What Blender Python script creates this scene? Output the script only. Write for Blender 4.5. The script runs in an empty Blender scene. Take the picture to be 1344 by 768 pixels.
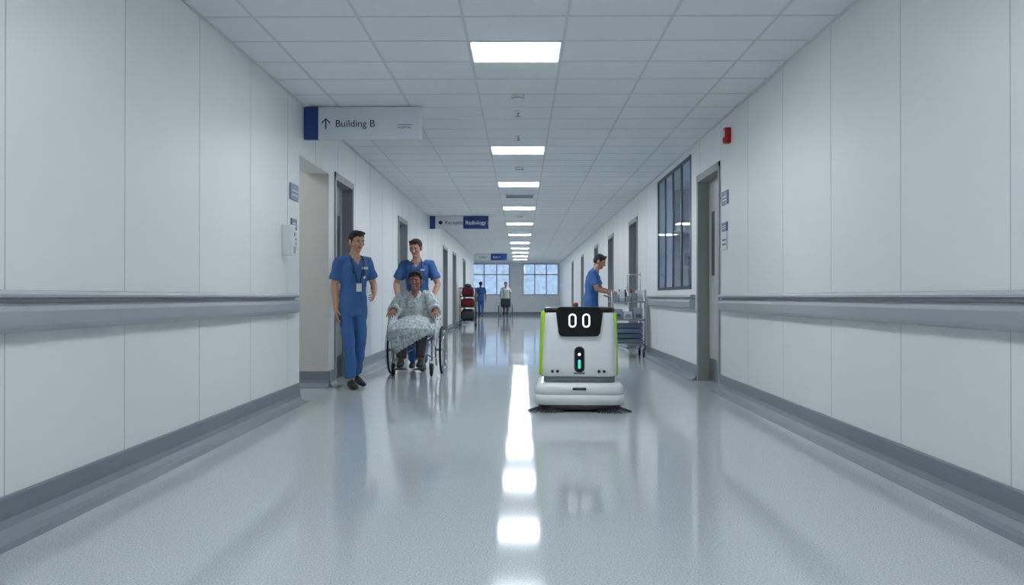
import bpy, math, random
from mathutils import Vector, Matrix, Euler, noise, kdtree
random.seed(7)
scene = bpy.context.scene
COL = scene.collection
V = Vector
try:
    scene.view_settings.view_transform = 'Standard'
except Exception:
    pass

# ------------------------------------------------------------ materials
def lin(c):
    return tuple(((x/255)/12.92 if x/255 <= .04045 else ((x/255+.055)/1.055)**2.4) for x in c)
_m = {}
def mat(name, rgb, rough=.5, metal=0, bump=0, bscale=40, var=0, vscale=8, emit=0, spec=.5, coat=0, alpha=1, stretch=None):
    if name in _m: return _m[name]
    m = bpy.data.materials.new(name); m.use_nodes = True
    nt = m.node_tree; b = nt.nodes['Principled BSDF']
    c = lin(rgb)
    b.inputs['Base Color'].default_value = (*c, 1)
    b.inputs['Roughness'].default_value = rough
    b.inputs['Metallic'].default_value = metal
    b.inputs['Specular IOR Level'].default_value = spec
    b.inputs['Coat Weight'].default_value = coat
    b.inputs['Coat Roughness'].default_value = .08
    if emit:
        b.inputs['Emission Color'].default_value = (*c, 1)
        b.inputs['Emission Strength'].default_value = emit
    tc = nt.nodes.new('ShaderNodeTexCoord')
    src = tc.outputs['Object']
    if stretch:
        mp = nt.nodes.new('ShaderNodeMapping'); mp.inputs['Scale'].default_value = stretch
        nt.links.new(src, mp.inputs[0]); src = mp.outputs[0]
    if var:
        n = nt.nodes.new('ShaderNodeTexNoise'); n.inputs['Scale'].default_value = vscale
        n.inputs['Detail'].default_value = 4
        nt.links.new(src, n.inputs['Vector'])
        r = nt.nodes.new('ShaderNodeValToRGB')
        r.color_ramp.elements[0].position = .3; r.color_ramp.elements[1].position = .7
        r.color_ramp.elements[0].color = (*[max(0, x*(1-var)) for x in c], 1)
        r.color_ramp.elements[1].color = (*[min(1, x*(1+var)) for x in c], 1)
        nt.links.new(n.outputs['Fac'], r.inputs[0]); nt.links.new(r.outputs[0], b.inputs['Base Color'])
    if bump:
        n = nt.nodes.new('ShaderNodeTexNoise'); n.inputs['Scale'].default_value = bscale
        nt.links.new(src, n.inputs['Vector'])
        bp = nt.nodes.new('ShaderNodeBump'); bp.inputs['Strength'].default_value = bump
        bp.inputs['Distance'].default_value = .01
        nt.links.new(n.outputs['Fac'], bp.inputs['Height']); nt.links.new(bp.outputs[0], b.inputs['Normal'])
    _m[name] = m
    return m

M_wall = mat('wall_panel_paint', (236,238,238), .4, var=.012, vscale=1.5, spec=.4)
M_wall2 = mat('warm_wall_paint', (208,206,200), .6, var=.02, vscale=2)
M_seam = mat('panel_seam', (204,208,211), .6)
M_rail = mat('vinyl_rail_grey', (160,166,173), .35, bump=.04, bscale=300)
M_raillip = mat('vinyl_rail_lip', (178,184,190), .35)
M_base = mat('baseboard_vinyl', (122,131,141), .35)
M_cove = mat('cove_vinyl', (138,147,156), .25)
M_tile = mat('acoustic_tile', (236,239,241), .9, bump=.25, bscale=160, var=.02, vscale=90)
M_tbar = mat('ceiling_grid_metal', (214,219,222), .6)
M_frame = mat('door_frame_grey', (148,152,154), .4)
M_door = mat('door_laminate', (188,189,186), .4, var=.03, vscale=3)
M_doord = mat('door_laminate_grey', (150,154,157), .4, var=.03, vscale=3)
M_kick = mat('steel_kickplate', (150,155,160), .3, metal=.9)
M_chrome = mat('chrome', (200,203,206), .2, metal=1)
M_steel = mat('brushed_steel', (165,170,175), .35, metal=.8)
M_black = mat('black_plastic', (24,26,29), .35)
M_rubber = mat('black_rubber', (28,28,30), .7)
M_dark = mat('dark_grey_plastic', (62,66,70), .45)
M_blue = mat('sign_navy', (33,62,128), .4)
M_white = mat('white_plastic', (228,231,232), .35)
M_signw = mat('sign_face_white', (218,223,230), .45)
M_ink = mat('sign_ink', (28,42,72), .5)
M_red = mat('red_plastic', (190,22,28), .3)
M_light = mat('lamp_diffuser', (242,249,255), .5, emit=34)
M_win = mat('window_frame_white', (200,208,216), .4)
M_mull = mat('window_mullion_dark', (60,66,74), .4)

def glass_mat(name, tint=(235,242,250), rough=0.02):
    m = bpy.data.materials.new(name); m.use_nodes = True
    nt = m.node_tree; nt.nodes.clear()
    o = nt.nodes.new('ShaderNodeOutputMaterial'); mx = nt.nodes.new('ShaderNodeMixShader')
    t = nt.nodes.new('ShaderNodeBsdfTransparent'); g = nt.nodes.new('ShaderNodeBsdfGlossy')
    t.inputs[0].default_value = (*lin(tint), 1); g.inputs['Roughness'].default_value = rough
    lw = nt.nodes.new('ShaderNodeLayerWeight'); lw.inputs['Blend'].default_value = .5
    p = nt.nodes.new('ShaderNodeMath'); p.operation = 'POWER'; p.inputs[1].default_value = 5
    q = nt.nodes.new('ShaderNodeMath'); q.operation = 'MULTIPLY_ADD'; q.inputs[1].default_value = .5; q.inputs[2].default_value = .03
    nt.links.new(lw.outputs['Facing'], p.inputs[0]); nt.links.new(p.outputs[0], q.inputs[0])
    nt.links.new(q.outputs[0], mx.inputs[0]); nt.links.new(t.outputs[0], mx.inputs[1]); nt.links.new(g.outputs[0], mx.inputs[2])
    nt.links.new(mx.outputs[0], o.inputs[0])
    return m
M_glass = glass_mat('clear_glass')

# floor
M_floor = mat('polished_vinyl_floor', (176,186,192), .08, spec=.2)
nt = M_floor.node_tree; b = nt.nodes['Principled BSDF']
tc = nt.nodes.new('ShaderNodeTexCoord')
n1 = nt.nodes.new('ShaderNodeTexNoise'); n1.inputs['Scale'].default_value = 140; n1.inputs['Detail'].default_value = 3
n2 = nt.nodes.new('ShaderNodeTexNoise'); n2.inputs['Scale'].default_value = .6
r1 = nt.nodes.new('ShaderNodeValToRGB')
r1.color_ramp.elements[0].position = .36; r1.color_ramp.elements[0].color = (*lin((172,181,186)), 1)
r1.color_ramp.elements[1].position = .64; r1.color_ramp.elements[1].color = (*lin((212,218,221)), 1)
r2 = nt.nodes.new('ShaderNodeMapRange'); r2.inputs[1].default_value = .3; r2.inputs[2].default_value = .7
r2.inputs[3].default_value = .06; r2.inputs[4].default_value = .09
for n in (n1, n2): nt.links.new(tc.outputs['Object'], n.inputs['Vector'])
nt.links.new(n1.outputs['Fac'], r1.inputs[0]); nt.links.new(r1.outputs[0], b.inputs['Base Color'])
nt.links.new(n2.outputs['Fac'], r2.inputs[0]); nt.links.new(r2.outputs[0], b.inputs['Roughness'])

# gown pattern
M_gown = mat('patterned_hospital_gown', (205,216,214), .85)
nt = M_gown.node_tree; b = nt.nodes['Principled BSDF']
tc = nt.nodes.new('ShaderNodeTexCoord'); vo = nt.nodes.new('ShaderNodeTexNoise'); vo.inputs['Scale'].default_value = 34
vo.inputs['Detail'].default_value = 1
rr = nt.nodes.new('ShaderNodeValToRGB'); rr.color_ramp.elements[0].position = .38; rr.color_ramp.elements[1].position = .50
rr.color_ramp.elements[0].color = (*lin((156,176,182)), 1); rr.color_ramp.elements[1].color = (*lin((206,211,212)), 1)
nt.links.new(tc.outputs['Object'], vo.inputs['Vector']); nt.links.new(vo.outputs['Fac'], rr.inputs[0]); nt.links.new(rr.outputs[0], b.inputs['Base Color'])

# ------------------------------------------------------------ mesh builder
class MB:
    def __init__(s): s.v=[]; s.f=[]; s.m=[]; s.mats=[]; s.tag=[]; s.sm=[]
    def mi(s, m):
        if m not in s.mats: s.mats.append(m)
        return s.mats.index(m)
    def add(s, vs, fs, m, smooth=False):
        o=len(s.v); i=s.mi(m)
        s.v += [V(x) for x in vs]; s.tag += [i]*len(vs)
        for f in fs: s.f.append([o+k for k in f]); s.m.append(i); s.sm.append(smooth)
    def box(s, a, b, m):
        x0,y0,z0=a; x1,y1,z1=b
        x0,x1=sorted((x0,x1)); y0,y1=sorted((y0,y1)); z0,z1=sorted((z0,z1))
        vs=[(x0,y0,z0),(x1,y0,z0),(x1,y1,z0),(x0,y1,z0),(x0,y0,z1),(x1,y0,z1),(x1,y1,z1),(x0,y1,z1)]
        s.add(vs,[(0,3,2,1),(4,5,6,7),(0,1,5,4),(1,2,6,5),(2,3,7,6),(3,0,4,7)],m)
    def rings(s, rings, m, smooth=True, caps=True, closed=False):
        n=len(rings[0]); vs=[p for r in rings for p in r]; fs=[]
        k=len(rings)
        for i in range(k if closed else k-1):
            a=i*n; c=((i+1)%k)*n
            for j in range(n):
                fs.append((a+j, a+(j+1)%n, c+(j+1)%n, c+j))
        if caps and not closed:
            fs.append(tuple(range(n-1,-1,-1))); fs.append(tuple((k-1)*n+j for j in range(n)))
        s.add(vs,fs,m,smooth)
    def tube(s, path, rad, m, side=None, n=12, step=None, cap=False, smooth=True, closed=False):
        P=[V(p) for p in path]
        if not isinstance(rad,(list,tuple)): rad=[rad]*len(P)
        R=[(r,r) if not isinstance(r,(list,tuple)) else tuple(r) for r in rad]
        if step:
            NP=[];NR=[]
            for i in range(len(P)-1):
                L=(P[i+1]-P[i]).length; k=max(1,int(L/step))
                for j in range(k):
                    t=j/k; NP.append(P[i].lerp(P[i+1],t)); NR.append(tuple(R[i][q]*(1-t)+R[i+1][q]*t for q in (0,1)))
            NP.append(P[-1]); NR.append(R[-1]); P=NP;R=NR
        rings=[]; k=len(P); ps=V(side) if side is not None else None
        T=[]
        for i in range(k):
            if closed: t=P[(i+1)%k]-P[i-1]
            else: t=P[min(i+1,k-1)]-P[max(i-1,0)]
            T.append(t.normalized() if t.length>1e-9 else V((0,0,1)))
        if ps is None:
            ps=V((1,0,0)) if abs(T[0].x)<.9 else V((0,1,0))
        keep=side is not None
        cur=ps
        for i in range(k):
            ref=ps if keep else cur
            sd=ref-ref.dot(T[i])*T[i]
            if sd.length<1e-4: sd=T[i].orthogonal()
            sd.normalize(); cur=sd; ub=T[i].cross(sd)
            a,bb=R[i]
            rings.append([P[i]+sd*(a*math.cos(2*math.pi*j/n))+ub*(bb*math.sin(2*math.pi*j/n)) for j in range(n)])
        if cap and not closed:
            def capr(i,sg):
                out=[]; a=min(R[i]); c=P[i]
                for th in (30,60,85):
                    q=math.radians(th)
                    out.append([c+(p-c)*math.cos(q)+T[i]*sg*a*math.sin(q) for p in rings[i]])
                return out
            rings=capr(0,-1)[::-1]+rings+capr(k-1,1)
        s.rings(rings,m,smooth,closed=closed)
    def ell(s, c, r, m, n=16, k=10, rot=None):
        c=V(c); vs=[]; rings=[]
        for i in range(1,k):
            th=math.pi*i/k
            ring=[]
            for j in range(n):
                ph=2*math.pi*j/n
                p=V((r[0]*math.sin(th)*math.cos(ph), r[1]*math.sin(th)*math.sin(ph), -r[2]*math.cos(th)))
                if rot: p=rot@p
                ring.append(c+p)
            rings.append(ring)
        vs=[p for q in rings for p in q]; fs=[]
        for i in range(k-2):
            for j in range(n): fs.append((i*n+j,i*n+(j+1)%n,(i+1)*n+(j+1)%n,(i+1)*n+j))
        bt=V((0,0,-r[2])); tp=V((0,0,r[2]))
        if rot: bt=rot@bt; tp=rot@tp
        vs+= [c+bt,c+tp]; B=len(vs)-2; Tt=len(vs)-1
        for j in range(n):
            fs.append((B,(j+1)%n,j)); fs.append((Tt,(k-2)*n+j,(k-2)*n+(j+1)%n))
        s.add(vs,fs,m,True)
    def torus(s,c,axis,R,r,m,n=40,k=8):
        axis=V(axis).normalized(); u=axis.orthogonal().normalized(); w=axis.cross(u)
        path=[V(c)+u*R*math.cos(2*math.pi*i/n)+w*R*math.sin(2*math.pi*i/n) for i in range(n)]
        rings=[]
        for i,p in enumerate(path):
            o=(p-V(c)).normalized()
            rings.append([p+o*r*math.cos(2*math.pi*j/k)+axis*r*math.sin(2*math.pi*j/k) for j in range(k)])
        s.rings(rings,m,True,closed=True)
    def mesh(s,name):
        me=bpy.data.meshes.new(name); me.from_pydata([tuple(v) for v in s.v],[],s.f)
        for m in s.mats: me.materials.append(m)
        me.polygons.foreach_set('material_index',s.m); me.polygons.foreach_set('use_smooth',s.sm)
        me.update()
        import bmesh
        bm=bmesh.new(); bm.from_mesh(me); bmesh.ops.recalc_face_normals(bm,faces=bm.faces); bm.to_mesh(me); bm.free()
        return me
    def obj(s,name,parent=None,loc=(0,0,0),rot=(0,0,0),bevel=0):
        o=bpy.data.objects.new(name,s.mesh(name)); COL.objects.link(o)
        o.location=loc; o.rotation_euler=rot
        if parent: o.parent=parent
        if bevel:
            md=o.modifiers.new('bevel','BEVEL'); md.width=bevel; md.segments=3; md.limit_method='ANGLE'
            md.angle_limit=math.radians(40)
        return o

def empty(name,loc=(0,0,0),rz=0):
    e=bpy.data.objects.new(name,None); COL.objects.link(e); e.location=loc; e.rotation_euler=(0,0,rz); e.empty_display_size=.1
    return e

def text(s,size,loc,m,parent,rot=(math.pi/2,0,0),name='lettering',align='LEFT',bold=0):
    cu=bpy.data.curves.new(name,'FONT'); cu.body=s; cu.size=size; cu.extrude=.001; cu.align_x=align; cu.offset=bold
    o=bpy.data.objects.new('t',cu); COL.objects.link(o)
    dg=bpy.context.evaluated_depsgraph_get()
    me=bpy.data.meshes.new_from_object(o.evaluated_get(dg)); me.materials.clear(); me.materials.append(m)
    bpy.data.objects.remove(o)
    ob=bpy.data.objects.new(name,me); COL.objects.link(ob); ob.location=loc; ob.rotation_euler=rot
    if parent: ob.parent=parent
    return ob

def srect(hx,hy,r,z,cx=0,cy=0,n=7):
    pts=[]
    for (sx,sy,a0) in ((1,1,0),(-1,1,90),(-1,-1,180),(1,-1,270)):
        for i in range(n):
            a=math.radians(a0+90*i/(n-1))
            pts.append(V((cx+sx*(hx-r)+r*math.cos(a), cy+sy*(hy-r)+r*math.sin(a), z)))
    return pts

# ------------------------------------------------------------ people
M_scrub=mat('blue_scrubs',(62,104,162),.8,var=.06,vscale=6,bump=.3,bscale=26,stretch=(1.5,1.5,.7))
M_scrub2=mat('deep_blue_scrubs',(50,86,150),.8,var=.06,vscale=6,bump=.25,bscale=26)
M_pat_tr=mat('dark_grey_trousers',(66,68,74),.85,bump=.2,bscale=30)
M_shoe=mat('dark_shoe',(32,32,36),.5)
M_whitecl=mat('pale_green_shirt',(178,196,190),.8)
def skin(nm,c): return mat('skin_'+nm,c,.5,var=.05,vscale=12)
SK1=skin('light',(188,140,116)); SK2=skin('tan',(150,104,82)); SK3=skin('fair',(196,150,126))
H_dark=mat('dark_hair',(30,23,20),.6,bump=.5,bscale=120,stretch=(1,1,.2)); H_brown=mat('brown_hair',(44,31,25),.6,bump=.5,bscale=120)
M_eye=mat('eye_white',(195,192,188),.3); M_iris=mat('iris_dark',(35,24,20),.2)

def remesh(mb,voxel,smooth,name,parent,disp=(),override=None):
    o=bpy.data.objects.new('tmp',mb.mesh('tmp')); COL.objects.link(o)
    md=o.modifiers.new('r','REMESH'); md.mode='VOXEL'; md.voxel_size=voxel; md.use_smooth_shade=True
    sm=o.modifiers.new('s','SMOOTH'); sm.iterations=smooth; sm.factor=.5
    dg=bpy.context.evaluated_depsgraph_get()
    me=bpy.data.meshes.new_from_object(o.evaluated_get(dg))
    bpy.data.objects.remove(o)
    kd=kdtree.KDTree(len(mb.v))
    for i,v in enumerate(mb.v): kd.insert(v,i)
    kd.balance()
    cs=[v.co.copy() for v in me.vertices]; ns=[v.normal.copy() for v in me.vertices]
    tags=[]
    for c in cs:
        co,i,d=kd.find(c); t=mb.tag[i]
        if override:
            r=override(c,mb.mats[t])
            if r is not None: t=mb.mi(r)
        tags.append(t)
    if disp:
        flat=[]
        for c,nn,t in zip(cs,ns,tags):
            if mb.mats[t] in disp:
                q=V((c.x*9,c.y*9,c.z*4.5)); a=noise.noise(q)*.011+noise.noise(q*2.3+V((4,1,7)))*.008+noise.noise(V((c.x*30,c.y*30,c.z*14)))*.004
                c=c+nn*a
            flat+= [c.x,c.y,c.z]
        me.vertices.foreach_set('co',flat)
    me.materials.clear()
    for m in mb.mats: me.materials.append(m)
    mi=[]
    for p in me.polygons:
        ts=[tags[i] for i in p.vertices]; mi.append(max(set(ts),key=ts.count))
    me.polygons.foreach_set('material_index',mi); me.polygons.foreach_set('use_smooth',[True]*len(mi))
    me.update()
    ob=bpy.data.objects.new(name,me); COL.objects.link(ob); ob.parent=parent
    return ob

def hand(mb,w,d,side,nrm,curl,sk):
    w=V(w); d=V(d).normalized(); side=V(side); side=(side-side.dot(d)*d).normalized(); nrm=V(nrm); nn=d.cross(side)
    if nn.dot(nrm)<0: nn=-nn
    mb.tube([w-d*.03,w,w+d*.03,w+d*.07,w+d*.09],[(.024,.019),(.025,.018),(.034,.016),(.041,.014),(.038,.011)],sk,side=side,n=14,cap=True)
    for i,L in enumerate((.072,.08,.074,.058)):
        b=w+d*(.085-.004*abs(i-1))+side*(.031-.0205*i)
        dd=d.copy()+side*(.10-.07*i); pts=[b-d*.012]; r=[.0092]
        for j,fr in enumerate((.45,.30,.25)):
            ang=curl*(.5 if j==0 else 1); dd=(dd.normalized()*math.cos(ang)+nn*math.sin(ang))
            b=b+dd.normalized()*L*fr*1.05; pts.append(b.copy()); r.append(.0088-.0012*j)
        mb.tube(pts,r,sk,n=8,step=.012,cap=True)
    b=w+d*.022+side*.026; dd=(d*.65+side*.7+nn*.25).normalized(); p2=b+dd*.042; p3=p2+(d*.85+side*.2+nn*.45).normalized()*.034
    mb.tube([w+d*.015+side*.008,b,p2,p3],[.014,.014,.011,.009],sk,n=10,cap=True)

def head(parent,c,rot,sk,hair,style='short',name='head',vox=.0042,smile=False):
    e=MB()
    e.ell((0,.012,.03),(.074,.093,.086),sk,n=20,k=14)
    e.tube([(0,-.018,.05),(0,-.02,.0),(0,-.024,-.04),(0,-.034,-.075),(0,-.048,-.104)],[(.064,.068),(.065,.069),(.060,.064),(.048,.053),(.028,.03)],sk,side=(1,0,0),n=20,step=.012,cap=True)
    e.ell((0,-.072,-.10),(.022,.016,.015),sk)
    e.tube([(0,-.084,.008),(0,-.098,-.018),(0,-.106,-.034)],[.008,.0115,.0145],sk,n=10,cap=True,step=.008)
    for s in (-1,1):
        e.ell((s*.076,.014,-.012),(.010,.020,.032),sk); e.ell((s*.011,-.096,-.036),(.009,.010,.008),sk)
        e.ell((s*.036,-.062,-.026),(.024,.022,.02),sk); e.ell((s*.03,-.078,.021),(.024,.011,.008),sk)
    lip=mat('lips_'+sk.name,(176,104,94) if sk is not SK2 else (128,74,64),.5)
    e.ell((0,-.086,-.060),(.023,.008,.0045),lip); e.ell((0,-.085,-.068),(.019,.009,.0055),lip)
    e.ell((0,.022,.048),(.083,.098,.086),hair,n=20,k=14); e.ell((0,.045,.005),(.077,.074,.082),hair,n=18,k=12)
    lo=.064
    if style in('short','tied'):
        e.tube([(-.05,-.045,.098),(0,-.058,.112),(.05,-.048,.102)],[.02,.024,.018],hair,n=10,cap=True,step=.012)
    if style=='tied':
        e.tube([(0,.11,.03),(0,.135,.01),(0,.14,-.03)],[.022,.03,.02],hair,n=12,cap=True,step=.012)
    if style=='mop':
        e.tube([(-.07,-.02,.05),(-.05,-.05,.10),(0,-.055,.115),(.05,-.05,.10),(.07,-.02,.05)],[.024]*5,hair,n=10,cap=True,step=.012)
        e.ell((0,.03,.06),(.092,.1,.09),hair); lo=.056
    def ov(co,m):
        if m is lip: return None
        x,y,z=abs(co.x),co.y,co.z
        if x>.070 and (y-.014)**2/.023**2+(z+.012)**2/.035**2<1: return sk
        K=[(-.2,lo),(-.062,lo),(-.042,.04),(-.018,-.008),(.02,-.03),(.045,-.05),(.08,-.07),(.3,-.09)]
        for i in range(len(K)-1):
            if K[i][0]<=y<K[i+1][0]:
                t=(y-K[i][0])/(K[i+1][0]-K[i][0]); zl=K[i][1]*(1-t)+K[i+1][1]*t; break
        return hair if z>zl+.004*math.sin(co.x*170) else sk
    rt=empty(name); rt.parent=parent; rt.location=c; rt.rotation_euler=[math.radians(a) for a in rot]; rt.scale=(1.05,1,.93)
    remesh(e,vox,2,'skull_and_hair',rt,override=ov)
    f=MB()
    for s in (-1,1):
        f.ell((s*.030,-.080,.0),(.0135,.009,.0065),M_eye,n=12,k=8); f.ell((s*.030,-.0865,.0),(.0055,.0035,.0058),M_iris,n=10,k=6)
        f.tube([(s*.012,-.091,.019),(s*.030,-.091,.025),(s*.047,-.078,.019)],[.003,.0036,.002],hair,n=6)
        f.tube([(s*.016,-.086,.006),(s*.030,-.0895,.0085),(s*.044,-.081,.005)],[.0016,.002,.0014],H_dark,n=6)
    if smile: f.tube([(-.024,-.088,-.058),(-.012,-.0935,-.0635),(0,-.095,-.0655),(.012,-.0935,-.0635),(.024,-.088,-.058)],[(.001,.001),(.0036,.003),(.0045,.003),(.0036,.003),(.001,.001)],M_white,n=8)
    else: f.tube([(-.021,-.0905,-.064),(0,-.0955,-.0645),(.021,-.0905,-.064)],[.001,.0016,.001],M_iris,n=6)
    f.obj('facial_features',rt)

def human(name,loc,rz,J,sk,hair,top=M_scrub,pants=None,shoe=M_shoe,headrot=(0,0,0),style='short',voxel=.009,gown=False,wid=1.0,steth=False,lany=True,smile=False):
    pants=pants or top
    root=empty(name,loc,math.radians(rz)); J={k:V(v) for k,v in J.items()}
    mb=MB(); pel,ch,nk=J['pelvis'],J['chest'],J['neck']
    up=(ch-pel).normalized(); sd=(J['shL']-J['shR']).normalized(); hs=V((1,0,0))
    shm=(J['shL']+J['shR'])/2
    w=wid
    sp=[]; 
    if not gown: sp=[(pel-V((0,0,.13)),(.186*w,.138)),(pel-V((0,0,.05)),(.180*w,.130))]
    sp+=[(pel+up*.04,(.170*w,.122)),(pel.lerp(ch,.5),(.152*w,.112)),(ch-up*.03,(.166*w,.122)),(ch+up*.06,(.174*w,.118)),(shm+up*.0,(.148*w,.096)),(shm.lerp(nk,.6),(.095,.075)),(nk+V((0,0,.012)),(.064,.062))]
    mb.tube([p for p,r in sp],[r for p,r in sp],top,side=sd,n=28,step=.02)
    mb.tube([pel+up*.06,pel-V((0,0,.08)) if not gown else pel-V((0,0,.04))],[(.145*w,.105),(.15*w,.105)],pants,side=hs,n=20,step=.02,cap=True)
    for s in 'LR':
        h,k,a=J['hip'+s],J['kn'+s],J['an'+s]
        mb.tube([h,h.lerp(k,.45),k,k.lerp(a,.35),k.lerp(a,.93)],[(.080,.09),(.078,.084),(.064,.067),(.062,.064),(.062,.066)],pants,n=18,step=.02,cap=False)
        mb.tube([k.lerp(a,.8),a],[.04,.038],sk,n=12,step=.02)
        fd=V(J.get('ft'+s,V((0,-1,0)))).normalized(); z=a.z-.085
        tz=J.get('to'+s,V((0,0,0))).z
        P=lambda f,zz: V((a.x,a.y,z+zz-tz*max(0,f+.055)/.24))+V((fd.x,fd.y,0))*f
        mb.tube([P(-.055,.045),P(.0,.052),P(.06,.045),P(.13,.034),P(.185,.028)],[(.034,.042),(.038,.05),(.042,.042),(.046,.033),(.036,.024)],shoe,side=fd.cross(V((0,0,1))),n=16,step=.015,cap=True)
    hm=MB()
    for s,sx in (('L',1),('R',-1)):
        S,E,W=J['sh'+s],J['el'+s],J['wr'+s]
        inn=S.lerp(shm,.45)+V((0,0,.012))
        if not gown:
            mb.tube([inn,S,S.lerp(E,.35),S.lerp(E,.72)],[(.058,.06),(.062,.066),(.060,.065),(.066,.074)],top,n=18,step=.02)
        else:
            mb.tube([inn,S,S.lerp(E,.5),E,E.lerp(W,.45)],[(.065,.07),(.078,.078),(.092,.092),(.098,.095),(.09,.075)],top,n=18,step=.02,cap=False)
            mb.tube([pel+V((sx*.13,.02,.10)),pel.lerp(ch,.6)+V((sx*.15,.01,0)),S.lerp(E,.6)-V((sx*.03,0,.02))],[(.09,.09),(.08,.09),(.07,.08)],top,n=14,step=.02,cap=True)
        mb.tube([S.lerp(E,.2),S.lerp(E,.6),E,E.lerp(W,.3),E.lerp(W,.98)],[(.047,.047),(.044,.044),(.038,.039),(.040,.038),(.026,.024)],sk,n=14,step=.02,cap=True)
        hd=J.get('hd'+s,(W-E)); hand(hm,W,hd,J.get('th'+s,V((0,-1,0))),J.get('pn'+s,V((-sx,0,0))),J.get('cu'+s,V((.35,0,0))).x,sk)
    hc=J['head']
    mb.tube([nk-V((0,0,.05)),nk+V((0,0,.03)),hc+V((0,.015,-.06))],[(.06,.058),(.054,.056),(.052,.056)],sk,n=16,step=.02)
    if gown:
        kk=(J['knL']+J['knR'])/2
        mb.tube([pel+V((0,.02,.05)),pel.lerp(kk,.5)+V((0,0,.055)),kk+V((0,.02,.045)),kk+V((0,-.085,.0)),kk+V((0,-.115,-.10)),kk+V((.03,-.12,-.15))],[(.24,.11),(.27,.085),(.285,.075),(.29,.05),(.27,.035),(.24,.022)],top,side=(1,0,.06),n=28,step=.02)
        for s in (-1,1):
            mb.tube([V((s*.25,.02,.82)),V((s*.28,-.16,.72)),V((s*.295,-.30,.61)),V((s*.29,-.40,.50)),V((s*.285,-.42,.38 if s>0 else .50))],[(.06,.07),(.045,.06),(.035,.07),(.025,.07),(.02,.06)],top,side=(1,0,0),n=14,step=.02)
    front=V((sd.y,-sd.x,0)).normalized()
    vb=nk.z-(.115 if not gown else .10)
    def ov(co,m):
        if m is top:
            r=co-nk; x=abs(r.dot(sd)); 
            if co.z>vb and x<(co.z-vb)*.50 and r.dot(front)>.0: return sk
        return None
    mb.mi(sk)
    remesh(mb,voxel,2 if voxel<.015 else 3,'body',root,disp=(top,pants),override=ov)
    hm.obj('hands',root)
    head(root,hc,headrot,sk,hair,style,vox=.0042 if voxel<.015 else .009,smile=smile)
    ax=MB()
    if lany:
        f=front
        for s in (-1,1):
            ax.tube([nk+sd*s*.066+V((0,0,.01)),nk+sd*s*.075+f*.075+V((0,0,-.05)),ch+sd*s*.05+f*.133+V((0,0,.03)),ch+sd*s*.015+f*.14-V((0,0,.12))],[(.005,.003)]*4,M_ink if not steth else M_black,n=6,step=.02)
        bp=ch+f*.142-V((0,0,.17))
        R=Matrix.Rotation(math.atan2(sd.y,sd.x),3,'Z')
        q=[V((x,y,z)) for x in(-.03,.03) for y in(-.004,.004) for z in(-.045,.045)]
        ax.add([bp+R@p for p in q],[(0,1,3,2),(4,6,7,5),(0,4,5,1),(2,3,7,6),(0,2,6,4),(1,5,7,3)],M_white)
        lp=ch+sd*.08+f*.118+V((0,0,.045)); q=[V((x,y,z)) for x in(-.035,.035) for y in(-.004,.006) for z in(-.012,.012)]
        ax.add([lp+R@p for p in q],[(0,1,3,2),(4,6,7,5),(0,4,5,1),(2,3,7,6),(0,2,6,4),(1,5,7,3)],M_white)
    if steth:
        f=front
        ax.tube([ch+sd*.07+f*.12+V((0,0,-.06)),nk+sd*.075+f*.06+V((0,0,-.03)),nk+sd*.05-f*.05+V((0,0,.03)),nk-sd*.05-f*.05+V((0,0,.03)),nk-sd*.075+f*.06+V((0,0,-.03)),ch-sd*.06+f*.125+V((0,0,-.02))],.006,M_black,n=8,step=.03)
        ax.tube([ch+sd*.07+f*.125+V((0,0,-.06)),ch+sd*.07+f*.14+V((0,0,-.06))],.02,M_chrome,n=12)
    if ax.v: ax.obj('badge_and_lanyard',root)
    return root

# walking nurse near left door
human('nurse',(-1.88,10.15,0),26,dict(
 pelvis=(0,0,.925),chest=(.015,-.02,1.275),neck=(.02,-.04,1.455),head=(.035,-.07,1.615),
 shL=(.166,.01,1.395),shR=(-.152,-.03,1.395),elL=(.26,.03,1.13),wrL=(.20,-.18,1.03),hdL=(-.35,-.8,-.3),thL=(0,-.2,1),pnL=(-1,0,0),cuL=(.5,0,0),
 elR=(-.195,.02,1.12),wrR=(-.195,-.04,.87),hdR=(0,-.2,-1),thR=(0,-1,0),pnR=(1,0,0),
 hipL=(.085,0,.90),hipR=(-.085,0,.90),knL=(.08,-.06,.50),knR=(-.07,-.12,.505),anL=(.08,.13,.125),anR=(-.05,-.15,.085),ftL=(.2,-1,0),ftR=(.0,-1,0),toL=(0,0,.04)),
 SK3,H_brown,headrot=(8,0,12),steth=True,style='tied',wid=.94)
# nurse pushing wheelchair
human('nurse',(-1.415,12.42,0),0,dict(
 pelvis=(0,.06,.97),chest=(0,-.01,1.32),neck=(0,-.05,1.50),head=(-.01,-.10,1.662),
 shL=(.178,-.02,1.44),shR=(-.178,-.02,1.44),elL=(.285,-.02,1.17),wrL=(.235,-.22,1.0),hdL=(-.05,-1,-.25),thL=(-1,0,.2),pnL=(0,0,-1),cuL=(.8,0,0),
 elR=(-.285,-.02,1.17),wrR=(-.235,-.22,1.0),hdR=(.05,-1,-.25),thR=(1,0,.2),pnR=(0,0,-1),cuR=(.8,0,0),
 hipL=(.09,.06,.94),hipR=(-.09,.06,.94),knL=(.09,-.02,.52),knR=(-.09,.10,.52),anL=(.09,-.02,.085),anR=(-.09,.30,.10)),
 SK3,H_brown,top=M_scrub,headrot=(14,0,-12),steth=True)
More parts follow.
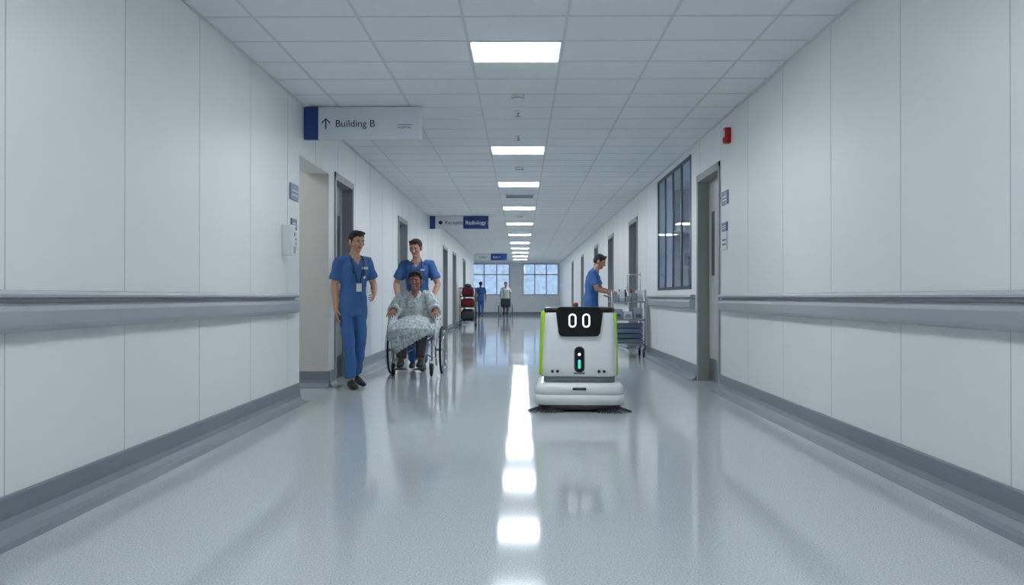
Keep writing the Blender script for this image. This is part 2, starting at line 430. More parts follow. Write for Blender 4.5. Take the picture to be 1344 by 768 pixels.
# patient
human('patient',(-1.37,11.85,0),0,dict(
 pelvis=(0,.02,.62),chest=(0,.03,.90),neck=(0,.01,1.065),head=(0,-.02,1.205),
 shL=(.165,.02,1.01),shR=(-.165,.02,1.01),elL=(.26,-.03,.83),wrL=(.285,-.24,.80),hdL=(0,-1,-.15),thL=(-1,0,0),pnL=(0,0,-1),cuL=(.4,0,0),
 elR=(-.26,-.03,.83),wrR=(-.285,-.24,.80),hdR=(0,-1,-.15),thR=(1,0,0),pnR=(0,0,-1),cuR=(.4,0,0),
 hipL=(.09,.0,.60),hipR=(-.09,.0,.60),knL=(.12,-.40,.58),knR=(-.12,-.40,.58),anL=(.12,-.50,.215),anR=(-.12,-.50,.215)),
 SK2,H_dark,top=M_gown,pants=M_pat_tr,headrot=(-3,0,-4),style='mop',gown=True,lany=False,smile=True)
# nurse at cart
human('nurse',(1.20,15.45,0),78,dict(
 pelvis=(0,.03,.93),chest=(0,-.01,1.28),neck=(0,-.06,1.45),head=(0,-.13,1.60),
 shL=(.165,-.02,1.39),shR=(-.165,-.02,1.39),elL=(.20,-.12,1.13),wrL=(.13,-.36,1.08),thL=(-1,0,.3),pnL=(0,0,-1),cuL=(.4,0,0),
 elR=(-.20,-.10,1.13),wrR=(-.13,-.34,1.06),thR=(1,0,.3),pnR=(0,0,-1),cuR=(.4,0,0),
 hipL=(.085,.03,.90),hipR=(-.085,.03,.90),knL=(.09,-.0,.50),knR=(-.09,.02,.50),anL=(.10,.04,.085),anR=(-.10,.06,.085)),
 SK1,H_dark,headrot=(24,0,0),lany=False)
# distant people
human('nurse',(-1.93,43.6,0),176,dict(
 pelvis=(0,0,.93),chest=(0,0,1.28),neck=(0,-.01,1.46),head=(0,-.02,1.62),
 shL=(.17,0,1.40),shR=(-.17,0,1.40),elL=(.23,.05,1.13),wrL=(.23,-.03,.88),elR=(-.23,-.02,1.13),wrR=(-.24,-.10,.88),
 hipL=(.085,0,.90),hipR=(-.085,0,.90),knL=(.085,-.10,.50),knR=(-.085,.0,.50),anL=(.085,-.08,.085),anR=(-.085,.22,.12)),
 SK2,H_dark,top=M_scrub2,voxel=.016,lany=False)
human('visitor',(-.78,46.1,0),0,dict(
 pelvis=(0,.05,.95),chest=(0,-.01,1.30),neck=(0,-.04,1.48),head=(0,-.07,1.64),
 shL=(.17,0,1.42),shR=(-.17,0,1.42),elL=(.25,-.02,1.15),wrL=(.23,-.25,1.0),elR=(-.25,-.02,1.15),wrR=(-.23,-.25,1.0),
 hipL=(.085,.05,.92),hipR=(-.085,.05,.92),knL=(.085,.02,.5),knR=(-.085,.06,.5),anL=(.085,.05,.085),anR=(-.085,.1,.085)),
 SK2,H_dark,top=M_whitecl,pants=M_pat_tr,voxel=.016,lany=False)

# ------------------------------------------------------------ room shell
WL=-2.13; WR=2.12; H=2.87; Y0=-6; YL=41.0; YE=50.0; TH=.25
left_open=[(8.76,10.1,0,2.365),(10.45,11.5,0,2.38),(15.8,17.0,0,2.36),(24.9,26.3,0,2.36),(28.4,29.7,0,2.36),(33.5,34.8,0,2.36)]
right_open=[(9.8,10.95,0,2.40),(11.4,14.2,1.1,2.78),(16.7,17.9,0,2.42),(21,22.2,0,2.42),(25.2,26.4,0,2.42),(31,32.2,0,2.42),(37,38.2,0,2.42)]
def build_wall(name,xp,sg,y0,y1,ops,seams):
    mb=MB()
    y=y0
    xo=xp+sg*TH
    for (a,b2,z0,z1) in ops:
        mb.box((xp,y,0),(xo,a,H),M_wall)
        if z0>0: mb.box((xp,a,0),(xo,b2,z0),M_wall)
        mb.box((xp,a,z1),(xo,b2,H),M_wall); y=b2
    mb.box((xp,y,0),(xo,y1,H),M_wall)
    for q in seams:
        zb,zt=.18,H
        for (a,b2,z0,z1) in ops:
            if a<q<b2:
                if z0==0: zb=z1
                else: zb=None
        if zb is None: continue
        mb.box((xp-sg*.0015,q-.003,zb),(xp,q+.003,zt),M_seam)
    return mb.obj(name)
build_wall('wall_left',WL,-1,Y0,YL,left_open,[3.75+1.14*k for k in range(-8,33)])
build_wall('wall_right',WR,1,Y0,YE,right_open,[3.98+1.146*k for k in range(-8,40)])
mb=MB(); mb.box((WL-TH,Y0-.2,0),(WR+TH,Y0,H),M_wall); mb.obj('wall_back')

def cove(name,segs):
    mb=MB()
    prof=[(0,.18),(.010,.18),(.014,.172),(.014,.085),(.020,.05),(.038,.022),(.065,.008),(.11,.003),(.11,0),(0,0)]
    for (p0,p1,nrm) in segs:
        p0=V(p0);p1=V(p1);nrm=V(nrm)
        r0=[p0+nrm*a+V((0,0,z)) for a,z in prof]; r1=[p1+nrm*a+V((0,0,z)) for a,z in prof]
        n=len(prof)
        for j in range(n):
            m=M_base if j<3 else M_cove
            k=(j+1)%n
            mb.add([r0[j],r0[k],r1[k],r1[j]],[(0,1,2,3)],m)
        mb.add(r0,[tuple(range(n))],M_base); mb.add(r1,[tuple(range(n))],M_base)
    return mb.obj(name)
def segs_for(xp,y0,y1,ops,nx):
    out=[];y=y0
    for (a,b2,z0,z1) in ops:
        if z0>0: continue
        out.append(((xp,y,0),(xp,a-.06,0),(nx,0,0))); y=b2+.06
    out.append(((xp,y,0),(xp,y1,0),(nx,0,0))); return out
sl=segs_for(WL,Y0,YL,left_open,1)
sl[0]=((WL,Y0,0),(WL,8.74,0),(1,0,0)); sl[1]=((WL,10.1,0),(WL,10.39,0),(1,0,0))
sl.append(((WL,10.1,0),(-4.6,10.1,0),(0,-1,0)))
cove('baseboard_left',sl)
cove('baseboard_right',segs_for(WR,Y0,YE,right_open,-1))
cove('baseboard_end',[((-8,YE,0),(WR,YE,0),(0,-1,0))])

# alcove behind left opening
mb=MB()
mb.box((-4.6,10.1,0),(WL-TH,10.3,H),M_wall2)
mb.box((WL-TH,10.096,0),(WL-.003,10.1,2.365),M_wall2)
mb.box((-4.6,8.5,0),(WL-TH,8.7,H),M_wall2)
mb.box((-4.8,8.5,0),(-4.6,10.3,H),M_wall2)
mb.obj('wall_alcove')
# lobby end
mb=MB()
mb.box((-8,YL-.2,0),(WL-TH,YL,H),M_wall); mb.box((-8.2,YL-.2,0),(-8,YE,H),M_wall)
mb.obj('wall_lobby')
mb=MB()
wins=[(-7,-4),(-2.75,-.62),(.08,2.05)]
x=-8.2
for a,b2 in wins:
    mb.box((x,YE,0),(a,YE+.25,H),M_wall); mb.box((a,YE,0),(b2,YE+.25,1.1),M_wall); mb.box((a,YE,2.84),(b2,YE+.25,H),M_wall); x=b2
mb.box((x,YE,0),(WR+TH,YE+.25,H),M_wall)
mb.obj('wall_end')
for i,(a,b2) in enumerate(wins):
    mb=MB(); 
    for z in (1.1,2.2,2.78): mb.box((a,YE+.08,z),(b2,YE+.16,z+.06),M_win)
    for k in range(4 if b2-a<2.5 else 5):
        xx=a+(b2-a-.06)*k/(3 if b2-a<2.5 else 4); mb.box((xx,YE+.08,1.1),(xx+.06,YE+.16,2.84),M_win)
    mb.box((a,YE+.115,1.1),(b2,YE+.125,2.84),M_glass)
    mb.obj('window_%d'%(i+2))

mb=MB(); mb.box((-8.2,Y0-.2,-.1),(6,YE+.25,0),M_floor); mb.obj('floor')

# ceiling with grid
TD=.583; TW=.7
lights_y=[6.66+TD*k for k in (-14,-7,0,8,14,21,28,35,42,48,54,60,66)]
mb=MB(); mb.box((-8.2,Y0-.2,H),(6,YE+.25,H+.12),M_tile)
xs=[-.39+TW*k for k in (-2,-1,0,1,2,3)]
for xx in xs:
    if WL<xx<WR: mb.box((xx-.010,Y0,H-.004),(xx+.010,YE,H+.01),M_tbar)
k=-21
while 6.66+TD*k<YE:
    yy=6.66+TD*k
    mb.box((WL if yy<YL else -8,yy-.010,H-.003),(WR,yy+.010,H+.01),M_tbar); k+=1
mb.box((WL,Y0,H-.012),(WL+.02,YL,H),M_tbar); mb.box((WR-.02,Y0,H-.012),(WR,YE,H),M_tbar)
mb.obj('ceiling')
for yy in lights_y:
    mb=MB(); a,b2=-.39+.012,.31-.012
    mb.box((a,yy+.012,H-.008),(b2,yy+TD-.012,H+.002),M_white)
    mb.box((a+.014,yy+.026,H-.011),(b2-.014,yy+TD-.026,H-.007),M_light)
    mb.obj('ceiling_light_panel')
mb=MB(); mb.box((-3.6,9.1,H-.01),(-3.0,9.7,H+.002),M_white); mb.box((-3.58,9.12,H-.014),(-3.02,9.68,H-.009),mat('alcove_fill_diffuser',(240,244,250),.5,emit=14)); mb.obj('ceiling_light_panel')  # out-of-view panel added to brighten the alcove's return wall
mb=MB(); mb.box((-5.6,45,H-.01),(-4.9,45.6,H+.002),M_white); mb.box((-5.58,45.02,H-.014),(-4.92,45.58,H-.009),M_light); mb.obj('ceiling_light_panel')

# ceiling devices
for (yy,kind) in ((8.45,'smoke_detector'),(10.6,'sprinkler_head'),(13.2,'smoke_detector'),(16.9,'air_vent'),(9.2,'sprinkler_head'),(21,'smoke_detector')):
    mb=MB()
    if kind=='smoke_detector':
        mb.tube([(0,0,.0),(0,0,-.02),(0,0,-.045),(0,0,-.05)],[.06,.062,.045,.02],M_white,n=20)
        mb.tube([(0,0,-.03),(0,0,-.034)],[.056,.056],M_dark,n=20)
    elif kind=='sprinkler_head':
        mb.tube([(0,0,0),(0,0,-.012)],[.04,.035],M_white,n=16); mb.tube([(0,0,-.01),(0,0,-.05)],[.01,.008],M_steel)
        mb.tube([(0,0,-.05),(0,0,-.055)],[.025,.025],M_steel,n=12)
    else:
        mb.box((-.28,-.28,-.012),(.28,.28,0),M_white)
        for q in range(9): mb.box((-.25,-.24+q*.055,-.018),(.25,-.22+q*.055,-.01),M_frame)
    mb.obj(kind,loc=(-.03,yy,H))

# handrails
def rail(name,xp,sg,y0,y1):
    mb=MB()
    pr=[(0,1.03),(.045,1.03),(.062,1.024),(.066,1.012),(.062,1.0),(.045,.994),(.025,.99),(.022,.975),(.05,.970),(.068,.962),(.074,.94),(.074,.88),(.066,.862),(.045,.852),(0,.852)]
    r0=[V((xp+sg*a,y0,z)) for a,z in pr]; r1=[V((xp+sg*a,y1,z)) for a,z in pr]; n=len(pr)
    for j in range(n):
        k=(j+1)%n; mb.add([r0[j],r0[k],r1[k],r1[j]],[(0,1,2,3)],M_raillip if j<5 else (M_seam if j in(6,) else M_rail))
    mb.add(r0,[tuple(range(n))],M_rail); mb.add(r1,[tuple(range(n))],M_rail)
    mb.obj(name)
rail('handrail',WL,1,Y0,8.5); rail('handrail',WR,-1,Y0,9.55); rail('handrail',WR,-1,11.15,14.9); rail('handrail',WR,-1,18.2,20.8)

# doors
di=1
def door(xp,sg,a,b2,zt,leaf=M_door):
    global di
    e=empty('door_%d'%di,(xp,(a+b2)/2,0)); di+=1
    w=(b2-a)/2
    mb=MB(); f=.05
    for s in (-1,1):
        mb.box((-sg*.012,s*w,0),(sg*.16,s*(w-.03),zt),M_frame)
        mb.box((-sg*.014,s*(w+f),0),(0,s*(w-.0),zt+f),M_frame)
    mb.box((-sg*.012,-w,zt-.03),(sg*.16,w,zt),M_frame)
    mb.box((-sg*.014,-w-f,zt),(0,w+f,zt+f),M_frame)
    mb.obj('frame',e)
    mb=MB(); mb.box((sg*.12,-w+.03,.006),(sg*.165,w-.03,zt-.03),leaf)
    mb.box((sg*.117,-w+.06,.02),(sg*.12,w-.06,.28),M_kick)
    mb.box((sg*.117,w-.34,1.25),(sg*.12,w-.18,2.0),M_mull)
    mb.obj('leaf',e)
    mb=MB(); yh=-w+.12
    mb.tube([(sg*.12,yh,1.02),(sg*.06,yh,1.02),(sg*.055,yh+.12,1.02)],.01,M_chrome)
    mb.box((sg*.115,yh-.025,.93),(sg*.12,yh+.025,1.12),M_steel)
    mb.obj('lever_handle',e)
for (a,b2,z0,z1) in left_open[1:]: door(WL,-1,a,b2,z1,M_doord if a<12 else M_door)
for (a,b2,z0,z1) in right_open:
    if z0==0: door(WR,1,a,b2,z1,M_door if a<12 else M_doord)

# interior window right + room behind it
a,b2=11.4,14.2
e=empty('window_1',(0,0,0))
mb=MB()
for k in range(5):
    y=a+(b2-a-.08)*k/4; mb.box((WR-.006,y,1.1),(WR+.016,y+.08,2.78),M_mull)
mb.box((WR-.006,a,1.1),(WR+.016,b2,1.14),M_mull); mb.box((WR-.006,a,2.74),(WR+.016,b2,2.78),M_mull)
mb.obj('mullions',e)
mb=MB(); mb.box((WR+.002,a,1.1),(WR+.008,b2,2.78),M_glass); mb.obj('pane',e)
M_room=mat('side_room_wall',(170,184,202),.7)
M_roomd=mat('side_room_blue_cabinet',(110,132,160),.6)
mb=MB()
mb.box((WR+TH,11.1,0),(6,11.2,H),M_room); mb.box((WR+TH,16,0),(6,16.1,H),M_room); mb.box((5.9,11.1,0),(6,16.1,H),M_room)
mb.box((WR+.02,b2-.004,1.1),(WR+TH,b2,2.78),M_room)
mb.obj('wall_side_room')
M_roomlight=mat('side_room_diffuser',(232,242,255),.5,emit=12)
for yy in (11.6,12.7,13.8):
    mb=MB(); mb.box((2.7,yy,H-.01),(3.3,yy+.6,H+.002),M_white); mb.box((2.72,yy+.02,H-.014),(3.28,yy+.58,H-.009),M_roomlight); mb.obj('ceiling_light_panel')
mb=MB()
for z in (.9,1.5,2.1): mb.box((2.42,15.6,z),(5.6,15.98,z+.03),M_steel)
for xx in (2.42,4.2,5.57): mb.box((xx,15.6,0),(xx+.03,15.98,2.4),M_steel)
for i in range(16):
    xx=2.46+i*.19; z=random.choice((.93,1.53,2.13)); mb.box((xx,15.62,z),(xx+.15,15.9,z+random.uniform(.12,.3)),random.choice((M_white,M_roomd,M_dark,M_signw)))
mb.obj('storage_shelf')

# ------------------------------------------------------------ signs
def hang_sign(x0,x1,y,z0,z1,blue):
    e=empty('overhead_sign',((x0+x1)/2,y,0))
    c=(x0+x1)/2; mb=MB(); mb.box((x0-c,-.03,z0),(x1-c,.03,z1),M_signw)
    for bx0,bx1 in blue: mb.box((bx0-c,-.033,z0-.001),(bx1-c,.033,z1+.001),M_blue)
    mb.obj('panel',e,bevel=.002)
    mb=MB()
    for s in (x0-c+.2,x1-c-.2): mb.tube([(s,0,z1),(s,0,H)],.006,M_steel)
    mb.obj('hanger_rods',e)
    return e,c
e,c=hang_sign(-2.125,-.98,8.95,2.545,2.862,[(-2.125,-1.985)])
text('Building B',.098,(-1.82-c,-.032,2.665),M_ink,e,name='lettering')
mb=MB(); ax=-1.91-c; az=2.695
mb.tube([(ax,-.033,az-.05),(ax,-.033,az+.045)],.006,M_ink,n=6)
mb.tube([(ax-.04,-.033,az+.008),(ax,-.033,az+.05),(ax+.04,-.033,az+.008)],.006,M_ink,n=6)
mb.obj('arrow',e)
text('HOSPITAL',.03,(-1.21-c,-.032,2.65),M_ink,e,name='logo_lettering'); 
mb=MB(); mb.box((-1.21-c,-.033,2.684),(-1.06-c,-.031,2.688),M_ink); mb.obj('logo_line',e)
e,c=hang_sign(-2.1,-.75,21,2.57,2.86,[(-2.1,-1.97),(-1.33,-.75)])
text('Reception',.12,(-1.75-c,-.035,2.67),M_ink,e); text('Radiology >',.12,(-1.28-c,-.036,2.67),M_white,e,name='lettering_white',bold=.001)
mb=MB(); mb.ell((-1.85-c,-.033,2.71),(.045,.004,.045),M_ink); mb.obj('icon',e)
e,c=hang_sign(-2.0,-.6,39,2.57,2.85,[(-1.3,-.6)])
text('Lobby',.13,(-1.8-c,-.036,2.66),M_ink,e); text('Exit >',.13,(-1.2-c,-.036,2.66),M_white,e,name='lettering_white')

def plate(xp,sg,y,z,w,h,m,name,glyph=True):
    e=empty(name,(xp,y,z))
    mb=MB(); mb.box((0,-w/2,-h/2),(-sg*.012,w/2,h/2),m)
    mb.obj('plate',e)
    if glyph:
        mb=MB(); g=M_white if m is M_plb else M_ink
        for i in range(2): mb.box((-sg*.012,-w*.35,-h*.22+i*h*.25),(-sg*.0145,w*.32,-h*.14+i*h*.25),g)
        mb.obj('print',e)
M_plb=mat('room_plate_slate',(92,110,150),.4)
plate(WL,-1,8.53,1.98,.3,.15,M_plb,'room_sign')
plate(WL,-1,8.52,1.68,.2,.10,M_plb,'room_sign'); plate(WL,-1,8.52,1.53,.2,.17,M_signw,'room_sign')
plate(WR,1,9.5,2.03,.28,.14,M_plb,'room_sign'); plate(WR,1,9.52,1.73,.22,.09,M_plb,'room_sign'); plate(WR,1,9.52,1.58,.22,.18,M_signw,'room_sign')
# sanitizer
mb=MB(); mb.rings([srect(.055,.045,.02,z,.05*1,0) for z in (-.14,-.13,.12,.135)],M_white)
mb.box((.02,-.03,-.12),(.1055,.03,-.06),M_frame); mb.ell((.105,0,.05),(.004,.015,.02),M_dark)
mb.obj('hand_sanitizer_dispenser',loc=(WL,8.15,1.51))
# fire alarm
mb=MB(); mb.rings([srect(.03,.055,.012,z,-.03,0) for z in (-.075,-.07,.07,.075)],M_red)
mb.ell((-.062,0,.02),(.02,.035,.035),M_white); mb.tube([(-.055,0,-.045),(-.07,0,-.045)],[.03,.025],M_red,n=14)
mb.obj('fire_alarm_strobe',loc=(WR,9.3,2.64))

# ------------------------------------------------------------ robot
def robot(loc,rz=0):
    e=empty('floor_cleaning_robot',loc,rz)
    Wt=mat('robot_white_shell',(230,232,233),.3,coat=.3); G=mat('robot_lime_trim',(172,222,24),.35)
    Dg=mat('robot_dark_trim',(45,50,56),.35); Mg=mat('robot_mid_grey',(110,118,126),.4)
    Scr=mat('robot_screen_black',(10,11,14),.12,coat=.6); LED=mat('led_white',(240,248,255),.4,emit=1.6); TE=mat('led_teal',(60,215,200),.4,emit=.6)
    cy=.36
    mb=MB(); R=[]
    for z,hx,hy in ((.305,.318,.34),(.32,.328,.35),(.40,.330,.352),(.60,.324,.347),(.80,.313,.338),(.855,.309,.334),(.865,.303,.328)):
        R.append(srect(hx,hy,.085,z,0,cy,9))
    mb.rings(R,Wt); mb.obj('shell',e)
    mb=MB()
    mb.rings([srect(.312,.337,.085,z,0,cy,9) for z in (.24,.31)],Mg); mb.obj('waist_band',e)
    mb=MB()
    mb.rings([srect(hx,hy,.09,z,0,cy,9) for z,hx,hy in ((.862,.298,.322),(.868,.309,.333),(.897,.311,.335),(.907,.298,.322),(.910,.27,.30))],M_black); mb.obj('lid',e)
    mb=MB()
    mb.rings([srect(hx,hy,.12,z,0,cy,9) for z,hx,hy in ((.062,.376,.40),(.068,.390,.415),(.15,.392,.418),(.155,.384,.41),(.16,.390,.416),(.222,.384,.41),(.244,.366,.392),(.252,.33,.36))],Wt); mb.obj('bumper_skirt',e)
    mb=MB(); mb.rings([srect(.386,.412,.12,z,0,cy,9) for z in (.150,.160)],Dg)
    mb.rings([srect(.36,.39,.12,z,0,cy,9) for z in (.022,.066)],Dg); mb.obj('undertray',e)
    mb=MB(); mb.rings([[V((p.x,-.060 if k==0 else -.045,p.y)) for p in srect(.06,.011,.011,0,0,.205)] for k in (0,1)],Dg); mb.obj('bumper_slot',e)
    def panel(outline,y0,y1,m,name,sm=False,parent=e):
        mb=MB(); mb.rings([[V((x,y1(z) if callable(y1) else y1,z)) for x,z in outline],[V((x*.985,(y0(z) if callable(y0) else y0),z)) for x,z in outline]],m,sm); return mb.obj(name,parent)
    def rr(cx,cz,hw0,hw1,h,r,n=6):
        pts=[]
        for (sx,sz,a0) in ((1,1,0),(-1,1,90),(-1,-1,180),(1,-1,270)):
            for i in range(n):
                a=math.radians(a0+90*i/(n-1)); x=sx*((hw0 if sz>0 else hw1)-r)+r*math.cos(a); z=sz*(h-r)+r*math.sin(a)
                pts.append((cx+x,cz+z))
        return pts
    fy=lambda d:(lambda z: cy-.352+(z-.4)*.035-d)
    panel(rr(0,.785,.200,.178,.122,.04),fy(.026),fy(-.02),Scr,'face_screen')
    panel(rr(0,.785,.208,.186,.129,.045),fy(.012),fy(-.03),Dg,'face_bezel')
    for s in (-1,1):
        mb=MB()
        pts=rr(s*.060,.795,.027,.027,.054,.027,8)
        mb.tube([V((x,cy-.352+(z-.4)*.035-.028,z)) for x,z in pts],[.0065]*len(pts),LED,n=8,closed=True); mb.obj('eye_led',e)
    panel(rr(0,.455,.040,.040,.108,.038),fy(.008),fy(-.02),Scr,'status_slot')
    panel(rr(0,.455,.047,.047,.116,.045),fy(.004),fy(-.02),Mg,'status_slot_rim')
    panel(rr(0,.415,.012,.012,.040,.011),fy(.011),fy(0),TE,'status_led')
    panel(rr(0,.50,.012,.012,.012,.011),fy(.011),fy(0),LED,'status_icon')
    panel(rr(0,.335,.05,.05,.008,.007),fy(.004),fy(-.01),Mg,'front_seam')
    mb=MB()
    for x in (-.235,-.19,.17,.215):
        mb.tube([(x,cy-.358,.352),(x,cy-.34,.352)],[.014,.014],Dg,n=14); mb.ell((x,cy-.358,.352),(.009,.005,.009),Scr,n=10,k=6)
    mb.obj('sensors',e)
    mb=MB()
    for s in (-1,1):
        k=1.45 if s<0 else .85
        pa=[V((s*(.331-(z-.3)*.035),cy-.235,z)) for z in (.33,.45,.6,.75,.85)]
        mb.tube(pa,[(.020*k,.055)]*5,G,n=14,side=(1,0,0),cap=True)
        pb=[V((s*.332,cy-.24,.33)),V((s*.332,cy+.2,.33))]
        mb.tube(pb,[(.006,.01)]*2,G,n=8,side=(1,0,0))
        mb.rings([[V((s*(.322),y,z)) for y,z in ((cy-.17,.36),(cy+.25,.36),(cy+.22,.84),(cy-.17,.84))],[V((s*(.336-(z-.36)*.035),y,z)) for y,z in ((cy-.17,.36),(cy+.25,.36),(cy+.22,.84),(cy-.17,.84))]],G,False)
    mb.obj('lime_side_trim',e)
    mb=MB(); mb.tube([(-.03,cy-.2,.905),(-.03,cy-.2,.93)],[.02,.02],Dg,n=16); mb.tube([(-.03,cy-.2,.93),(-.03,cy-.2,.95)],[.022,.02],M_red,n=16); mb.obj('emergency_stop',e)
    mb=MB()
    for s in (-1,1):
        c=V((s*.28,cy-.32,.045)); mb.tube([c+V((0,0,.03)),c-V((0,0,.012))],[.05,.07],Dg,n=18)
        for i in range(64):
            a=2*math.pi*i/64+random.uniform(-.04,.04); L=random.uniform(.15,.19)
            d=V((math.cos(a),math.sin(a),0)); t=V((-d.y,d.x,0))
            mb.tube([c+d*.05,c+d*(L*.6)+V((0,0,-.018)),c+d*L+t*.015+V((0,0,-.042))],[.004,.0035,.002],Dg,n=5)
    mb.obj('side_brushes',e)
    mb=MB()
    for s in (-1,1):
        mb.tube([(s*.25,cy+.15,.09),(s*.31,cy+.15,.09)],[.09,.09],M_rubber,n=24)
    mb.obj('drive_wheels',e)
    mb=MB(); mb.tube([(-.33,cy+.36,.05),(0,cy+.43,.05),(.33,cy+.36,.05)],[(.012,.05)]*3,M_rubber,n=8,side=(0,1,0)); mb.obj('squeegee',e)
robot((.507,7.97,0),math.radians(-3))

# ------------------------------------------------------------ wheelchair
def wheelchair(loc,rz=0,frame=M_steel,seatm=M_black):
    e=empty('wheelchair',loc,math.radians(rz))
    for s,nm in ((-1,'wheel_r'),(1,'wheel_l')):
        mb=MB(); c=V((s*.335,.10,.31))
        mb.torus(c,(1,0,0),.296,.0145,M_rubber); mb.torus(c,(1,0,0),.278,.009,M_steel); mb.torus(c+V((s*.035,0,0)),(1,0,0),.255,.007,M_chrome)
        mb.tube([c-V((.03,0,0)),c+V((.03,0,0))],.022,M_steel,n=12)
        for i in range(18):
            a=2*math.pi*i/18; mb.tube([c+V((.02*(1 if i%2 else -1),0,0)),c+V((0,.276*math.cos(a),.276*math.sin(a)))],.0018,M_chrome,n=4)
        for i in range(6):
            a=2*math.pi*i/6; mb.tube([c+V((0,.272*math.cos(a),.272*math.sin(a))),c+V((s*.035,.255*math.cos(a),.255*math.sin(a)))],.003,M_chrome,n=4)
        mb.obj(nm,e)
        mb=MB(); c=V((s*.24,-.33,.085)); mb.torus(c,(1,0,0),.068,.017,M_rubber,n=24); mb.tube([c-V((.012,0,0)),c+V((.012,0,0))],.05,M_dark,n=16)
        for q in(-.025,.025): mb.tube([c+V((q,0,0)),c+V((q,.02,.11))],.005,frame,n=6)
        mb.tube([c+V((-.025,.02,.11)),c+V((.025,.02,.11))],.008,frame,n=6)
        mb.obj('caster',e)
    mb=MB()
    for s in (-1,1):
        x=s*.245
        mb.tube([(x,.30,.10),(x,.19,.2),(x,.17,.50),(x,.20,.92),(x,.22,.965),(x,.33,.965)],.0125,frame,n=10)
        mb.tube([(x,.26,.965),(x,.37,.965)],.018,M_black,n=10,cap=True)
        mb.tube([(x,.19,.2),(x,-.30,.2),(x,-.33,.26),(x,-.33,.5)],.0115,frame,n=10)
        mb.tube([(x,.18,.49),(x,-.34,.49),(s*.2,-.42,.44),(s*.15,-.56,.13)],.0115,frame,n=10)
        mb.tube([(s*.29,.18,.70),(s*.29,-.26,.70),(s*.285,-.30,.65),(s*.28,-.30,.49)],.010,frame,n=8)
        mb.tube([(s*.245,.10,.31),(s*.335,.10,.31)],.013,frame,n=8)
    mb.tube([(-.245,.0,.2),(.245,.0,.48)],.011,frame,n=8); mb.tube([(.245,.0,.2),(-.245,.0,.48)],.011,frame,n=8)
    mb.obj('frame',e)
    mb=MB()
    mb.tube([(0,.17,.505),(0,-.34,.505)],[(.235,.02)]*2,seatm,side=(1,0,0),n=16,step=.05)
    mb.tube([(0,.17,.52),(0,.195,.93)],[(.235,.012)]*2,seatm,side=(1,0,0),n=16,step=.05)
    for s in(-1,1):
        mb.tube([(s*.29,.15,.715),(s*.29,-.24,.715)],[(.028,.015)]*2,M_black,side=(1,0,0),n=12,cap=True)
        mb.box((s*.278,-.26,.5),(s*.283,.15,.69),M_dark)
        mb.rings([srect(.075,.085,.02,z,s*.125,-.60) for z in (.108,.122)],M_dark,False)
    mb.obj('upholstery_and_footplates',e)
wheelchair((-1.37,11.85,0))
wheelchair((-.78,45.55,0))

# ------------------------------------------------------------ supply cart
def cart(loc):
    e=empty('medical_supply_cart',loc); hx,hy=.27,.28
    mb=MB()
    for sx in(-1,1):
        for sy in(-1,1):
            mb.tube([(sx*hx,sy*hy,.13),(sx*hx,sy*hy,1.12)],.014,M_steel,n=10)
    for z in (.22,.62,.92):
        for sy in(-1,1): 
            mb.tube([(-hx,sy*hy,z),(hx,sy*hy,z)],.012,M_steel,n=8); mb.tube([(-hx,sy*hy,z+.05),(hx,sy*hy,z+.05)],.005,M_steel,n=6)
        for sx in(-1,1): mb.tube([(sx*hx,-hy,z),(sx*hx,hy,z)],.012,M_steel,n=8); mb.tube([(sx*hx,-hy,z+.05),(sx*hx,hy,z+.05)],.005,M_steel,n=6)
        for i in range(12): mb.tube([(-hx+.049*i,-hy,z),(-hx+.049*i,hy,z)],.003,M_chrome,n=5)
    mb.tube([(-hx,-hy,1.0),(-hx-.10,-hy,1.03),(-hx-.10,hy,1.03),(-hx,hy,1.0)],.012,M_chrome,n=8)
    mb.tube([(hx,hy,1.1),(hx,hy,1.42)],.008,M_chrome); mb.tube([(.05,hy,1.38),(hx,hy,1.38)],.008,M_chrome); mb.tube([(.05,hy,1.1),(.05,hy,1.38)],.008,M_chrome)
    mb.obj('wire_frame',e)
    mb=MB()
    for sx in(-1,1):
        for sy in(-1,1):
            c=V((sx*hx*.93,sy*hy*.93,.055)); mb.torus(c,(1,0,0),.038,.017,M_rubber,n=20); mb.tube([c-V((.012,0,0)),c+V((.012,0,0))],.03,M_dark); mb.tube([c,c+V((0,0,.09))],[.02,.014],M_dark)
    mb.obj('casters',e)
    mb=MB(); B1=mat('slate_blue_bin',(80,98,120),.5); B2=mat('linen_blue',(104,122,146),.9); B3=mat('clear_bin',(150,160,170),.3)
    for j in range(4): mb.box((-.24,-.25,.24+j*.085),(.24,.2,.31+j*.085),(B2,B1,B2,B1)[j])
    for j in range(3):
        x=-.24+j*.165; mb.box((x,-.26,.64),(x+.145,.1,.64+(.16,.12,.18)[j]),(B3,M_signw,B3)[j]); mb.box((x+.03,-.262,.66),(x+.12,-.259,.72),(M_blue,M_frame,B1)[j])
    for j in range(5):
        x=-.24+j*.1; h=(.10,.16,.08,.13,.18)[j]; mb.box((x,-.22,.935),(x+.085,.12,.935+h),(B3,M_signw,M_frame,B3,M_signw)[j])
    for j in range(5):
        x=-.2+j*.1; mb.tube([(x,.18,.93),(x,.18,1.07),(x,.18,1.09),(x,.18,1.13)],[.03,.03,.012,.012],(M_white,B1,M_dark,M_red,B3)[j],n=14)
    mb.obj('supplies',e,bevel=.006)
cart((1.76,15.3,0))

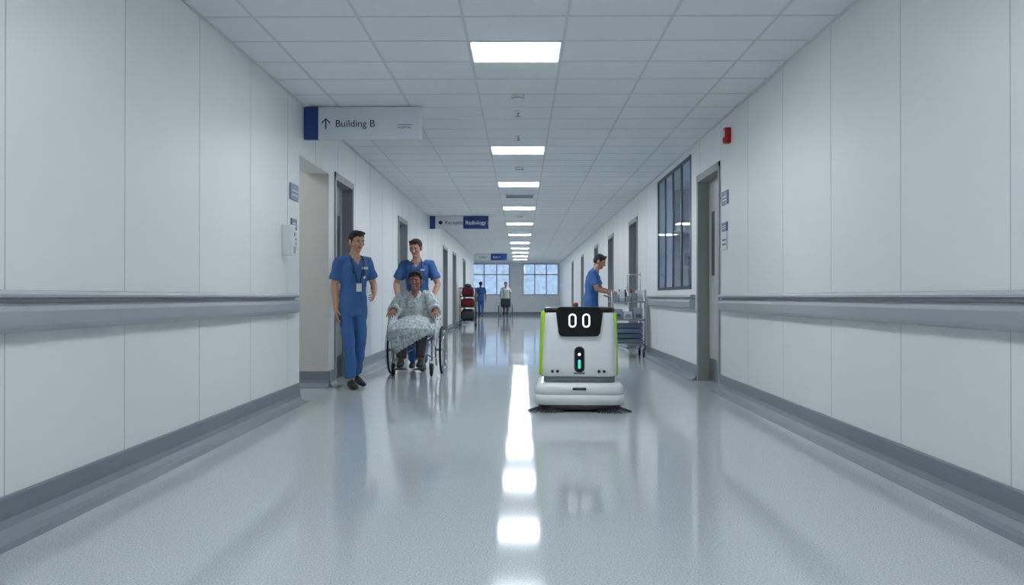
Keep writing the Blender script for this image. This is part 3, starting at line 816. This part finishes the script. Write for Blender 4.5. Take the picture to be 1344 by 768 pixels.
def trolley(loc):
    e=empty('linen_trolley',loc); mb=MB(); RB=mat('maroon_bag',(120,35,42),.8)
    hx,hy=.26,.35
    for sx in(-1,1):
        for sy in(-1,1):
            mb.tube([(sx*hx,sy*hy,.12),(sx*hx,sy*hy,1.2)],.015,M_dark); c=V((sx*hx,sy*hy,.06)); mb.torus(c,(1,0,0),.042,.018,M_rubber,n=18); mb.tube([c,c+V((0,0,.08))],.014,M_dark)
    for z in(.2,.65,1.0): mb.box((-hx,-hy,z),(hx,hy,z+.025),M_dark)
    for sx in(-1,1): mb.tube([(sx*hx,-hy,1.2),(sx*hx,-hy-.08,1.3),(sx*hx,hy,1.3),(sx*hx,hy,1.2)],.013,M_dark)
    mb.tube([(-hx,-hy-.08,1.3),(hx,-hy-.08,1.3)],.015,M_dark)
    mb.obj('frame',e)
    mb=MB(); mb.rings([srect(a,b_,.08,z) for z,a,b_ in((.225,.18,.25),(.3,.23,.31),(.5,.22,.3),(.6,.16,.2))],M_dark)
    mb.rings([srect(a,b_,.07,z) for z,a,b_ in((.675,.2,.28),(.8,.23,.3),(.93,.2,.26),(.96,.1,.15))],RB)
    mb.rings([srect(a,b_,.05,z) for z,a,b_ in((1.025,.18,.2),(1.15,.2,.25),(1.3,.18,.2),(1.36,.1,.12))],RB)
    mb.ell((0,-.1,1.38),(.12,.15,.07),M_dark)
    mb.obj('bags',e)
trolley((-1.78,30.6,0))

# ------------------------------------------------------------ world, camera
w=bpy.data.worlds.new('sky'); scene.world=w; w.use_nodes=True; nt=w.node_tree
bg=nt.nodes['Background']; bg.inputs[1].default_value=1.25
tc=nt.nodes.new('ShaderNodeTexCoord'); n=nt.nodes.new('ShaderNodeTexNoise'); n.inputs['Scale'].default_value=240; n.inputs['Detail'].default_value=3
r=nt.nodes.new('ShaderNodeValToRGB'); r.color_ramp.elements[0].position=.3; r.color_ramp.elements[1].position=.7
r.color_ramp.elements[0].color=(*lin((166,192,218)),1); r.color_ramp.elements[1].color=(*lin((208,224,240)),1)
nt.links.new(tc.outputs['Generated'],n.inputs['Vector']); nt.links.new(n.outputs['Fac'],r.inputs[0]); nt.links.new(r.outputs[0],bg.inputs[0])

cam=bpy.data.cameras.new('camera'); co=bpy.data.objects.new('camera',cam); COL.objects.link(co)
cam.sensor_width=36; cam.lens=36*1200/1344; cam.clip_end=200
co.location=(0,0,1.0); co.rotation_euler=(math.radians(90+.286),0,math.radians(.573))
scene.camera=co
